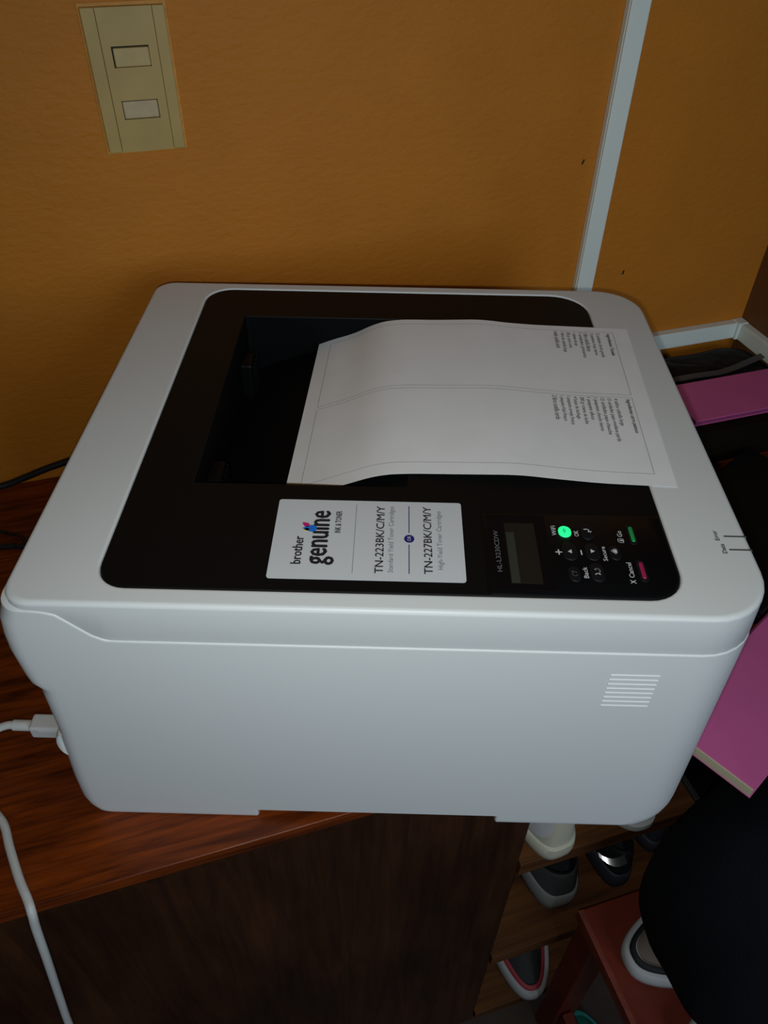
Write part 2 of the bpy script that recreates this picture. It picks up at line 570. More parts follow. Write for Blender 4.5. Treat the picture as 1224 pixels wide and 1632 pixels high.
for i in range(NX + 1):
    x = TX0 + 0.0006 + (TX1 - TX0 - 0.0012) * i / NX
    v += [(x, TY0 + 0.0006, ramp_z(x)), (x, TY1 - 0.0006, ramp_z(x))]
    if i: f.append((2 * i - 2, 2 * i, 2 * i + 1, 2 * i - 1))
mesh('tray_floor', v, f, BLACK_TRAY, tr, 20)
for yc in (0.150, 0.305):   # ridged paper stops by the exit slot
    st = box('paper_stop', TX0 + 0.001, TX0 + 0.012, yc - 0.012, yc + 0.012, 0.2035, 0.238, BLACK_GLOSS, tr, 0.002)
    for k in range(4):
        box('rib', TX0 + 0.0125, TX0 + 0.0145, yc - 0.0105 + k * 0.0062, yc - 0.0085 + k * 0.0062, 0.208, 0.236, BLACK_GLOSS, st, 0.0005)

# ventilation slots
for k in range(8):
    zc = 0.2035 - k * 0.00475
    vx = 0.3713
    pts = [(vx, -0.0004, zc + 0.0012), (vx + 0.0307, -0.0004, zc + 0.0012), (vx + 0.0307, -0.0004, zc - 0.0012), (vx, -0.0004, zc - 0.0012)]
    slot = mesh('vent_slat', pts + [(a, 0.0015, c + (0.0008 if i < 2 else -0.0004)) for i, (a, b, c) in enumerate(pts)] +
                [(a, -0.0006, c - (0.0016 if i < 2 else 0.0)) for i, (a, b, c) in enumerate(pts)],
                [(8, 9, 10, 11), (4, 5, 9, 8), (5, 6, 10, 9), (6, 7, 11, 10), (7, 4, 8, 11)], WHITE_PL, prn, 20)

# crescent tab low on the rear cover
v, f = [], []
NA, NB = 14, 6
for i in range(NA + 1):
    t = math.pi * i / NA
    for j in range(NB + 1):
        s = j / NB
        x = -0.0010 - math.sin(t) ** 0.8 * 0.0075 * math.cos(s * math.pi / 2)
        v.append((x - s * 0.006, 0.004 + s * 0.012, 0.0945 + math.cos(t) * 0.014))
for i in range(NA):
    for j in range(NB):
        a = i * (NB + 1) + j
        f.append((a, a + 1, a + NB + 2, a + NB + 1))
mesh('rear_cover_tab', v, f, WHITE_PL, prn, 60)

# status lights and their captions on the white front rim
for yc in (0.0707, 0.0586):
    o = box('status_light', 0.446, 0.4606, yc - 0.0007, yc + 0.0007, ZT - 0.0012, ZT + 0.00025, mat('smoked_light_pipe', (0.07, 0.08, 0.07), 0.3), prn, 0.0003)
RT, UP = (0, 1, 0), (-1, 0, 0)
lettering('Error', (0.4425, 0.0665, ZT), RT, UP, 0.0090, 0.0030, PRINT_G, prn, bold=0.030)
lettering('Data', (0.4440, 0.0550, ZT), RT, UP, 0.0085, 0.0030, PRINT_G, prn, bold=0.030)

# control panel
CX0, CX1, CY0, CY1 = 0.2900, 0.4086, 0.0160, 0.0885
def cring(e, z):
    return rounded_ring(CX0 + e, CX1 - e, CY0 + e, CY1 - e, 0.003, 0.003, z, rnr=0.003, rfr=0.003, rnf=0.0225, rff=0.0015)
ctl = loft('control_panel', [cring(0, ZP - 0.0006), cring(0.0002, ZP + 0.0003), cring(0.0010, ZP + 0.0009)], BLACK_GLOSS, prn, cap1=True, smooth=40)
ZC = ZP + 0.0009
zf = ZC
o = box('screen_window', 0.2935, 0.3315, 0.0195, 0.0855, ZC - 0.0005, ZC + 0.0002, BLACK_GLOSS, ctl, 0.0001)
o = box('screen', 0.3045, 0.3240, 0.0248, 0.0778, ZC - 0.0004, ZC + 0.00045, LCD, ctl, 0.0001)
box('screen_band', 0.3050, 0.3102, 0.0252, 0.0690, ZC - 0.0004, ZC + 0.00060, LCD_STRIP, o, 0.0001)
lettering('HL-L3230CDW', (0.3000, 0.0340, ZC + 0.0003), RT, UP, 0.0360, 0.0030, PRINT_LG, ctl)

def pill(name, xc, yc, rx, ry, m, parent, h=0.0010):
    r = min(rx, ry)
    rr = [rounded_ring(xc - rx + e, xc + rx - e, yc - ry + e, yc + ry - e, r - e, r - e, z, K=2, J=2, n=8)
          for e, z in ((0, ZC - 0.0004), (0, ZC + h * 0.6), (0.0003, ZC + h * 0.9), (0.0008, ZC + h))]
    return loft(name, rr, m, parent, cap1=True, smooth=50)
TOP = 0.0010
wifi = pill('wifi_button', 0.3434, 0.0708, 0.0041, 0.0050, GREEN_LIT, ctl)
k_ret = pill('ok_button', 0.3577, 0.0710, 0.0040, 0.0072, BUTTON, ctl)
k_up = pill('plus_button', 0.3440, 0.0530, 0.0048, 0.0078, BUTTON, ctl)
k_dn = pill('minus_button', 0.3582, 0.0530, 0.0045, 0.0075, BUTTON, ctl)
k_pw = pill('power_button', 0.3440, 0.0335, 0.0036, 0.0062, BUTTON, ctl)
k_bk = pill('back_button', 0.3582, 0.0355, 0.0042, 0.0078, BUTTON, ctl)
k_lk = pill('secure_button', 0.3723, 0.0525, 0.0036, 0.0062, BUTTON, ctl)
k_go = pill('go_button', 0.3863, 0.0694, 0.0028, 0.0092, BUTTON, ctl, 0.0008)
k_cn = pill('cancel_button', 0.3863, 0.0376, 0.0028, 0.0092, BUTTON, ctl, 0.0008)
pill('green_bar', 0.3863, 0.0694, 0.00135, 0.0070, GREEN, k_go, 0.0013)
pill('crimson_bar', 0.3863, 0.0376, 0.00135, 0.0070, RED, k_cn, 0.0013)
def cap(s, xc, y0, y1, h=0.0030, m=PRINT_W, bold=0.008, par=None, z=None):
    lettering(s, (xc + h / 2, y0, ZC if z is None else z), RT, UP, y1 - y0, h, m, par or ctl, bold=bold)
cap('WiFi', 0.3364, 0.0672, 0.0762)
cap('OK', 0.3507, 0.0668, 0.0722)
cap('+', 0.3370, 0.0500, 0.0546, 0.0042)
cap('-', 0.3512, 0.0502, 0.0544, 0.0008, bold=0.0)
cap('Back', 0.3510, 0.0306, 0.0398, 0.0030)
cap('Secure', 0.3654, 0.0455, 0.0580, 0.0028)
cap('Go', 0.3785, 0.0672, 0.0727, 0.0032)
cap('Cancel', 0.3790, 0.0318, 0.0445, 0.0032)
cap('X', 0.3788, 0.0268, 0.0300, 0.0034, bold=0.02)
ZK = ZC + TOP
def strokes(parts, m, parent, z, name='symbol'):
    """flat symbol from polylines (x, y, width)"""
    v, f = [], []
    for pts, wd, closed in parts:
        n = len(pts)
        segs = [(i, (i + 1) % n) for i in range(n if closed else n - 1)]
        for a, b in segs:
            p, q = Vector(pts[a]), Vector(pts[b])
            d = (q - p).normalized() * wd / 2
            nn = Vector((-d.y, d.x))
            i = len(v)
            v += [(*(p - d + nn), z), (*(p - d - nn), z), (*(q + d - nn), z), (*(q + d + nn), z)]
            f.append((i, i + 1, i + 2, i + 3))
    return mesh(name, v, f, m, parent, 0)
def tri(pts, m, parent, z, name='symbol'):
    return mesh(name, [(*p, z) for p in pts], [tuple(range(len(pts)))], m, parent, 0)
zk = ZK + 0.0002
tri([(0.3424, 0.0520), (0.3450, 0.0505), (0.3450, 0.0540)], PRINT_W, k_up, zk)
tri([(0.3596, 0.0528), (0.3570, 0.0512), (0.3570, 0.0546)], PRINT_W, k_dn, zk)
strokes([([(0.3560, 0.0725), (0.3585, 0.0728), (0.3592, 0.0700)], 0.0007, False), ([(0.3584, 0.0706), (0.3594, 0.0696), (0.3602, 0.0707)], 0.0006, False)], PRINT_W, k_ret, zk)
arc = [(0.3440 + 0.0016 * math.cos(t), 0.0330 + 0.0017 * math.sin(t)) for t in [0.7 + 0.5 * i for i in range(11)]]
strokes([(arc, 0.00035, False), ([(0.3424, 0.0352), (0.3438, 0.0348)], 0.00035, False)], PRINT_LG, k_pw, zk)
arc = [(0.3582 + 0.0015 * math.cos(t), 0.0358 + 0.0020 * math.sin(t)) for t in [-1.2 + 0.45 * i for i in range(9)]]
strokes([(arc, 0.0007, False), ([(0.3566, 0.0330), (0.3580, 0.0340), (0.3594, 0.0330)], 0.0006, False)], PRINT_W, k_bk, zk)
strokes([([(0.3714, 0.0515), (0.3714, 0.0550), (0.3734, 0.0550), (0.3734, 0.0515)], 0.0005, True), ([(0.3724, 0.0515), (0.3724, 0.0548)], 0.0012, False),
         ([(0.3712, 0.0525), (0.3702, 0.0528), (0.3702, 0.0540), (0.3712, 0.0543)], 0.0004, False)], PRINT_W, k_lk, zk)
strokes([([(0.3766, 0.0628), (0.3766, 0.0655), (0.3800, 0.0655), (0.3800, 0.0622), (0.3772, 0.0622)], 0.0004, True), ([(0.3780, 0.0640), (0.3794, 0.0640)], 0.0009, False)], PRINT_W, ctl, ZC + 0.0002)
for rad in (0.0010, 0.0020):
    arc = [(0.3444 - rad * math.cos(t), 0.0708 + rad * 1.2 * math.sin(t)) for t in [-0.9 + 0.3 * i for i in range(7)]]
    strokes([(arc, 0.00035, False)], mat('dark_green_print', (0.0, 0.08, 0.03), 0.5), wifi, zk)

# sticker
sx0, sx1, sy0, sy1 = 0.1558, 0.2776, 0.0252, 0.0970
stk = loft('label_sticker', [rounded_ring(sx0, sx1, sy0, sy1, 0.002, 0.002, z, K=2, J=2) for z in (ZP - 0.0001, ZP + 0.0003)], STICKER, prn, cap1=True, smooth=20)
ZS = ZP + 0.0003
def sl(s, x_base, y0, y1, h, m=PRINT_K, bold=0.0):
    lettering(s, (x_base, y0, ZS), RT, UP, y1 - y0, h, m, stk, bold=bold)
sl('brother', 0.1757, 0.0372, 0.0618, 0.0066, PRINT_K, 0.028)
sl('genuine', 0.1962, 0.0368, 0.0862, 0.0195, PRINT_K, 0.032)
sl('INK & TONER', 0.1977 + 0.0010, 0.0655, 0.0862, 0.0040, PRINT_K, 0.026)
sl('TN-223BK/C/M/Y', 0.2268, 0.0308, 0.0918, 0.0054, PRINT_K, 0.014)
sl('Standard Yield Toner Cartridges', 0.2338, 0.0318, 0.0918, 0.0042, PRINT_LG)
sl('TN-227BK/C/M/Y', 0.2574, 0.0312, 0.0922, 0.0054, PRINT_K, 0.014)
sl('High-Yield Toner Cartridges', 0.2648, 0.0352, 0.0880, 0.0042, PRINT_LG)
z2 = ZS + 0.0002
strokes([([(0.2079, 0.0305), (0.2079, 0.0932)], 0.0003, False)], PRINT_LG, stk, z2, 'divider')
strokes([([(0.2428, 0.0314), (0.2428, 0.0560)], 0.0006, False)], PRINT_NAVY, stk, z2, 'divider')
strokes([([(0.2428, 0.0672), (0.2428, 0.0922)], 0.0006, False)], PRINT_NAVY, stk, z2, 'divider')
tri([(0.2429 + 0.0033 * math.cos(t), 0.0616 + 0.0036 * math.sin(t)) for t in [2 * math.pi * i / 24 for i in range(24)]], PRINT_NAVY, stk, z2, 'badge')
lettering('OR', (0.2440, 0.0594, ZS), RT, UP, 0.0044, 0.0023, PRINT_W, stk, lift=0.0004)
def drop(xc, yc, r, m, ang):
    pts = []
    for i in range(24):
        t = 2 * math.pi * i / 24
        rad = r * (1.0 if abs(t - math.pi) > 0.9 else 1.0 + 0.9 * (1 - abs(t - math.pi) / 0.9) ** 1.5)
        pts.append((xc + rad * math.cos(t + ang), yc + rad * math.sin(t + ang)))
    tri(pts, m, stk, z2 + 0.0002, 'ink_drop')
drop(0.1800, 0.0690, 0.0032, PRINT_BLUE, 0.0)
drop(0.1763, 0.0722, 0.0019, PRINT_MAG, -0.6)
drop(0.1768, 0.0680, 0.0014, PRINT_YEL, 0.6)

# ------------------------------------------------------------------ printed sheet of paper
sheet = empty('printed_sheet', (0, 0, 0), PR)
tag(sheet, 'white printed sheet of ingredient lists lying on the printer', 'paper')
FAR = [(0.150, 0.2255), (0.162, 0.2300), (0.171, 0.2350), (0.191, 0.2405), (0.214, 0.2543), (0.230, 0.2578), (0.245, 0.2590), (0.262, 0.2592), (0.309, 0.2620), (0.326, 0.2600),
       (0.355, 0.2588), (0.408, 0.2586), (0.45, 0.2586)]
NEAR = [(0.145, 0.2235), (0.170, 0.2330), (0.194, 0.2440), (0.209, 0.2505), (0.220, 0.2558), (0.240, 0.2586), (0.263, 0.2597), (0.319, 0.2626), (0.350, 0.2602),
        (0.377, 0.2587), (0.45, 0.2586)]
LS, WS = 0.2775, 0.2168
ca, sa = math.cos(R(-2.45)), math.sin(R(-2.45))
SN = (0.4284, 0.1180)      # near corner at the front end
def sheet_pt(u, v, lift=0.0):
    """u: distance back from the front end; v: distance from the near edge"""
    x = SN[0] - u * ca + v * (-sa)
    y = SN[1] - u * sa + v * ca
    t = v / WS
    z = (1 - t) * smooth_table(NEAR, x, 0.010) + t * smooth_table(FAR, x, 0.010)
    return Vector((x, y, z + lift))
NU, NV = 84, 24
v = [sheet_pt(LS * i / NU, WS * j / NV) for i in range(NU + 1) for j in range(NV + 1)]
f = [(i * (NV + 1) + j, i * (NV + 1) + j + 1, (i + 1) * (NV + 1) + j + 1, (i + 1) * (NV + 1) + j) for i in range(NU) for j in range(NV)]
nvv = len(v)
v2 = [p - Vector((0, 0, 0.00012)) for p in v]
f2 = [tuple(a + nvv for a in q[::-1]) for q in f]
border = ([j for j in range(NV + 1)] + [i * (NV + 1) + NV for i in range(1, NU + 1)] +
          [NU * (NV + 1) + j for j in range(NV - 1, -1, -1)] + [i * (NV + 1) for i in range(NU - 1, 0, -1)])
f3 = [(border[k], border[(k + 1) % len(border)], border[(k + 1) % len(border)] + nvv, border[k] + nvv) for k in range(len(border))]
mesh('page', v + v2, f + f2 + f3, PAPER, sheet, 60)
def sheet_line(u0, v0, u1, v1, wd=0.00040, n=60):
    vv, ff = [], []
    d = Vector((u1 - u0, v1 - v0)).normalized()
    nn = Vector((-d.y, d.x)) * wd / 2
    for i in range(n + 1):
        t = i / n
        u, w_ = u0 + (u1 - u0) * t, v0 + (v1 - v0) * t
        vv += [sheet_pt(u + nn.x, w_ + nn.y, 0.0003), sheet_pt(u - nn.x, w_ - nn.y, 0.0003)]
        if i: ff.append((2 * i - 2, 2 * i - 1, 2 * i + 1, 2 * i))
    return vv, ff
def sheet_frame(u0, u1, v0, v1):
    V, F = [], []
    for a in ((u0, v0, u1, v0), (u1, v0, u1, v1), (u1, v1, u0, v1), (u0, v1, u0, v0)):
        vv, ff = sheet_line(*a)
        k = len(V)
        V += vv; F += [tuple(i + k for i in q) for q in ff]
    mesh('printed_frame', V, F, PAPER_LINE, sheet, 0)
sheet_frame(0.0135, 0.2655, 0.1105, 0.2085)
sheet_frame(0.0135, 0.2655, 0.0125, 0.1065)
def sheet_text(s, u, v_start, width, h=0.0040, bold=0.012):
    # reads towards the near edge, tops of the letters towards the front end
    def fn(p):
        q = sheet_pt(p.x, p.y, 0.00035)
        return q
    # plane (u, v): right = -v, up = -u
    lettering(s, (u, v_start, 0), (0, -1, 0), (-1, 0, 0), width, h, PAPER_INK, sheet, fn=fn, bold=bold, lift=0)
A = ['12 unidades choclo grande', '2 quesitos hoja tierna', '1 libra cebolla blanca', '1 unidades pimiento', '1 cabeza de ajo',
     '200 gr carne cerdo', '1 libra de cebolla larga', 'medio costilla cerdo']
AW = [0.040, 0.037, 0.031, 0.042, 0.023, 0.027, 0.034, 0.028]
B = ['4 tallos cebolla larga', '15 unidades papa mediana parda', '12 unidades papa chaucha', '1 paquetes choclo tierno', '1 paquete alluca',
     '200 gr crema de leche', '4 hojas de lechuga', '1 paquete arveja fresca', '1 paquete frijol fresco', '2 libra costilla cerdo']
BW = [0.036, 0.056, 0.048, 0.044, 0.030, 0.036, 0.030, 0.038, 0.034, 0.033]
sheet_text('Ingredientes Tamale', 0.0205, 0.2055, 0.0360, 0.0040, 0.030)
for i, (s, wd) in enumerate(zip(A, AW)):
    sheet_text(s, 0.0295 + i * 0.0052, 0.2060, wd)
sheet_text('Ingredientes carro pastuso', 0.0195, 0.1040, 0.0440, 0.0040, 0.030)
for i, (s, wd) in enumerate(zip(B, BW)):
    sheet_text(s, 0.0290 + i * 0.0053, 0.1045, wd)

# ------------------------------------------------------------------ cables
def P2W(x, y, z):
    c, s = math.cos(PR), math.sin(PR)
    return Vector((x * c - y * s, x * s + y * c, z))
usb = empty('usb_cable', P2W(-0.05, 0.05, 0), 0)
tag(usb, 'white cable plugged into the rear of the printer and hanging over the desktop edge', 'cable')
org = Vector(usb.location)
pl = box('plug', -0.058, -0.006, 0.0430, 0.0580, 0.0372, 0.0512, mat('translucent_white_plastic', (0.60, 0.60, 0.58), 0.3), None, 0.0022, 3)
def to_usb(o):
    for v_ in o.data.vertices:
        v_.co = P2W(*v_.co) - org
    o.parent = usb
to_usb(pl)
gp = box('grip', -0.050, -0.020, 0.0425, 0.0431, 0.0400, 0.0485, mat('translucent_white_plastic', (0.60, 0.60, 0.58), 0.3), None, 0.0002)
for v_ in gp.data.vertices: v_.co = P2W(*v_.co) - org
gp.parent = pl
sr = tube('strain_relief', [P2W(-0.0735, 0.0505, 0.0443) - org, P2W(-0.066, 0.0505, 0.0443) - org, P2W(-0.0570, 0.0505, 0.0443) - org], 0.0046, CABLE_W, usb, 14)
cab_pts = [P2W(-0.070, 0.0505, 0.0443), P2W(-0.080, 0.0500, 0.0440), P2W(-0.0905, 0.0460, 0.0395), P2W(-0.0975, 0.0360, 0.0270), P2W(-0.0985, 0.0180, 0.0130),
           Vector((-0.0850, 0.0330, 0.0050)), Vector((-0.0718, 0.0110, 0.0036)), Vector((-0.0660, -0.0114, 0.0036)), Vector((-0.0583, -0.0386, 0.0036)),
           Vector((-0.0520, -0.0560, 0.0034)), Vector((-0.0500, -0.0650, -0.0010)), Vector((-0.0530, -0.0672, -0.0230)), Vector((-0.0596, -0.070, -0.0771)), Vector((-0.0715, -0.070, -0.1603)), Vector((-0.0808, -0.070, -0.2281)),
           Vector((-0.090, -0.075, -0.33)), Vector((-0.095, -0.085, -0.48)), Vector((-0.090, -0.10, -0.68)), Vector((-0.06, -0.12, ZF + 0.004)), Vector((0.10, -0.18, ZF + 0.0035))]
tube('cable', [p - org for p in cab_pts], 0.0034, CABLE_W, usb, 12)

def black_cable(name, label, pts, r):
    e = empty(name, pts[0])
    tag(e, label, 'cable', 'black cables beside the printer')
    o = Vector(pts[0])
    tube('cord', [Vector(p) - o for p in pts], r, CABLE_K, e, 10)
black_cable('black_cable', 'thick black cable running along the foot of the orange wall',
            [(-0.55, 0.43, 0.005), (-0.30, 0.436, 0.005), (-0.16, 0.438, 0.0045), (-0.0939, 0.440, 0.006), (-0.066, 0.441, 0.0115), (-0.026, 0.442, 0.0215), (0.05, 0.441, 0.035), (0.20, 0.440, 0.040)], 0.0042)
black_cable('power_cord', 'black cord lying straight across the desktop behind the printer',
            [(-0.50, 0.39, 0.0035), (-0.25, 0.365, 0.0035), (-0.0887, 0.3378, 0.0035), (-0.0661, 0.3321, 0.0035), (0.01, 0.315, 0.0035), (0.05, 0.290, 0.012), (0.0835, 0.262, 0.03)], 0.0033)
black_cable('thin_cord', 'thin black cord arching onto the straight cord beside the printer',
            [(-0.35, 0.34, 0.0025), (-0.18, 0.372, 0.0025), (-0.118, 0.3690, 0.0025), (-0.0899, 0.3637, 0.0025), (-0.0766, 0.3560, 0.003), (-0.0650, 0.3405, 0.0090), (-0.050, 0.310, 0.0025), (-0.01, 0.27, 0.0025)], 0.0021)

# ------------------------------------------------------------------ light switch
sw = empty('wall_switch', (0.1443, YW, 0.4175))
tag(sw, 'ivory double rocker light switch on the orange wall', 'light switch')
def spart(name, x0, x1, y0, y1, z0, z1, m, par=None, bev=0.0006):
    return box(name, x0 - 0.1443, x1 - 0.1443, -y1, -y0, z0 - 0.4175, z1 - 0.4175, m, par or sw, bev)
spart('paint_rim', 0.1075, 0.1812, 0.0, 0.0010, 0.3578, 0.4780, PAINT_EDGE)
spart('backing', 0.1120, 0.1770, 0.0, 0.0048, 0.3620, 0.4740, GAP)
spart('side_strip', 0.1099, 0.1213, 0.0010, 0.0066, 0.3605, 0.4752, IVORY)
spart('side_strip', 0.1684, 0.1785, 0.0010, 0.0066, 0.3605, 0.4752, IVORY)
# centre plate as four pieces around two openings -> one mesh
bm = bmesh.new()
def addb(x0, x1, y0, y1, z0, z1):
    r_ = bmesh.ops.create_cube(bm, size=1.0)
    for q in r_['verts']:
        q.co = Vector(((x0 + x1) / 2 + q.co.x * (x1 - x0), (y0 + y1) / 2 + q.co.y * (y1 - y0), (z0 + z1) / 2 + q.co.z * (z1 - z0)))
cx_, cz_ = 0.1443, 0.4175
O1, O2 = (0.1290, 0.1604, 0.4300, 0.4465), (0.1288, 0.1605, 0.3882, 0.4038)
for a in ((0.12165, 0.1290, 0.3605, 0.4752), (0.1605, 0.1681, 0.3605, 0.4752), (0.1290, 0.1605, 0.3605, O2[2]), (0.1290, 0.1605, O2[3], O1[2]), (0.1290, 0.1605, O1[3], 0.4752)):
    addb(a[0] - cx_, a[1] - cx_, -0.0072, -0.0012, a[2] - cz_, a[3] - cz_)
bmesh.ops.remove_doubles(bm, verts=bm.verts, dist=0.00005)
me = bpy.data.meshes.new('centre_plate'); bm.to_mesh(me); bm.free()
link('centre_plate', me, IVORY, sw, 0)
rk = spart('rocker', 0.1302, 0.1601, 0.001, 0.0088, 0.4306, 0.4452, IVORY_L, None, 0.0010)
rk.rotation_euler = (0, 0, 0)
rk2 = spart('rocker', 0.1294, 0.1600, 0.001, 0.0078, 0.3888, 0.4032, mat('pale_rocker_plastic', (0.51, 0.39, 0.21), 0.45, var=0.12, vscale=70), None, 0.0010)

# ------------------------------------------------------------------ cable raceways
rc = empty('cable_raceway', (0.6390, YW, 0.0))
tag(rc, 'upright white cable raceway running down the orange wall behind the printer', 'raceway', 'white cable raceways')
box('channel', -0.0112, 0.0112, -0.0075, 0, 0.0695, 1.60, RACE, rc, 0.0005)
box('cover', -0.0105, 0.0118, -0.0105, -0.0076, 0.0695, 1.60, RACE, rc, 0.0010)
hc = empty('corner_raceway', (0.90, YW, 0.045))
tag(hc, 'white raceway running level along both walls of the corner', 'raceway', 'white cable raceways')
box('channel', -0.277, 0.0105, -0.0120, 0, 0.0, 0.0235, RACE, hc, 0.001)
box('channel', -0.0005, 0.0110, -0.60, -0.0125, 0.0, 0.0235, RACE, hc, 0.001)
box('corner_joint', -0.0045, 0.0108, -0.0165, -0.0005, -0.0006, 0.0246, RACE, hc, 0.001)

# ------------------------------------------------------------------ things in the corner
N = Vector((0.514, -0.144)); e1 = Vector((-0.4245, 0.9054)); e2 = Vector((0.9054, 0.4245))
bk = empty('pink_book', (N.x, N.y, 0.0003), math.atan2(e2.y, e2.x))
tag(bk, 'pink paperback book with cream page edges jutting over the front of the desktop', 'book')
BL, BW_ = 0.215, 0.085
box('pages', 0.0005, BL - 0.001, 0.0012, BW_ - 0.001, 0.0007, 0.0108, CREAM_PAGES, bk, 0.0003)
box('cover', 0.0016, BL, 0, BW_, 0.0108, 0.0117, PINK, bk, 0.0003)
box('cover', 0, BL, 0, BW_, 0, 0.0007, PINK, bk, 0.0002)
box('spine', 0.0014, BL, BW_ - 0.0011, BW_ + 0.0010, 0.0, 0.0117, PINK_D, bk, 0.0004)  # far edge strip; the shadow along it is put into its darker pink

lc = N + e1 * (BW_ + 0.0035) + e2 * 0.175
lap = empty('black_case', (lc.x, lc.y, 0.0003), math.atan2(e2.y, e2.x))
tag(lap, 'flat black case lying on the desktop beside the printer', 'case')
box('base', 0, 0.235, 0.0, 0.144, 0, 0.0125, BLACK_CASE, lap, 0.002)
box('lid', 0.0, 0.235, 0.0, 0.144, 0.0128, 0.0200, BLACK_CASE, lap, 0.002)

bx_ = empty('dark_box', (0.712, 0.262, 0.0003))
tag(bx_, 'dark brown box under the pink notebook in the corner', 'box')
box('carton', 0, 0.185, -0.0165, 0.072, 0, 0.034, BROWN_BOX, bx_, 0.001)
box('lid', -0.001, 0.186, -0.0175, 0.073, 0.0341, 0.052, BROWN_BOX, bx_, 0.001)
nb = empty('pink_notebook', (0.7135, 0.2605, 0.0526))
tag(nb, 'pink notebook lying on the dark box in front of the black bag', 'notebook')
box('pages', 0.001, 0.188, 0.001, 0.073, 0.0008, 0.0062, PINK_D, nb, 0.0002)
box('cover', 0, 0.190, 0, 0.0755, 0.0063, 0.0075, PINK, nb, 0.0004)
box('cover', 0, 0.190, 0, 0.0755, 0.0, 0.0008, PINK, nb, 0.0002)

# soft black bag against the wall
bag = empty('black_bag', (0.82, 0.378, 0.0003))
tag(bag, 'soft black bag with a grey strap lying in the corner below the raceway', 'bag')
v, f = [], []
NA, NB = 48, 14
def bag_pt(a, b):
    ce, se = math.cos(a), math.sin(a)
    sg = lambda q: (1 if q >= 0 else -1)
    x = 0.0875 * sg(ce) * abs(ce) ** 0.35
    y = 0.0460 * sg(se) * abs(se) ** 0.45
    z = 0.0245 * (1 + sg(math.sin(b)) * abs(math.sin(b)) ** 0.5)
    k = abs(math.cos(b)) ** 0.35
    p = Vector((x * k, y * k, z))
    d = noise.noise(p * 28) * 0.0035 + noise.noise(p * 70) * 0.0012
    if z > 0.006:
        p.z += d - 0.002
    return p
for j in range(NB + 1):
    b = -math.pi / 2 + math.pi * j / NB
    for i in range(NA):
        v.append(bag_pt(2 * math.pi * i / NA, b))
for j in range(NB):
    for i in range(NA):
        f.append((j * NA + i, j * NA + (i + 1) % NA, (j + 1) * NA + (i + 1) % NA, (j + 1) * NA + i))
bagm = mesh('bag_body', v, f, BLACK_NYLON, bag, 60)
pts = []
v, f = [], []
for i in range(25):
    t = i / 24
    x = -0.080 + 0.168 * t
    y = -0.0185 + 0.019 * max(0, (t - 0.45) / 0.55) ** 1.4 + 0.002 * t
    for s in (-0.0048, 0.0048):
        zz = 0.0500 + 0.0012 * math.sin(t * 9)
        v.append((x, y + s, zz)); v.append((x, y + s, zz - 0.0015))
    if i:
        a, b = 4 * (i - 1), 4 * i
        f += [(a, a + 2, b + 2, b), (a + 1, b + 1, b + 3, a + 3), (a, b, b + 1, a + 1), (a + 2, a + 3, b + 3, b + 2)]
mesh('strap', v, f, GREY_WEB, bag, 40)

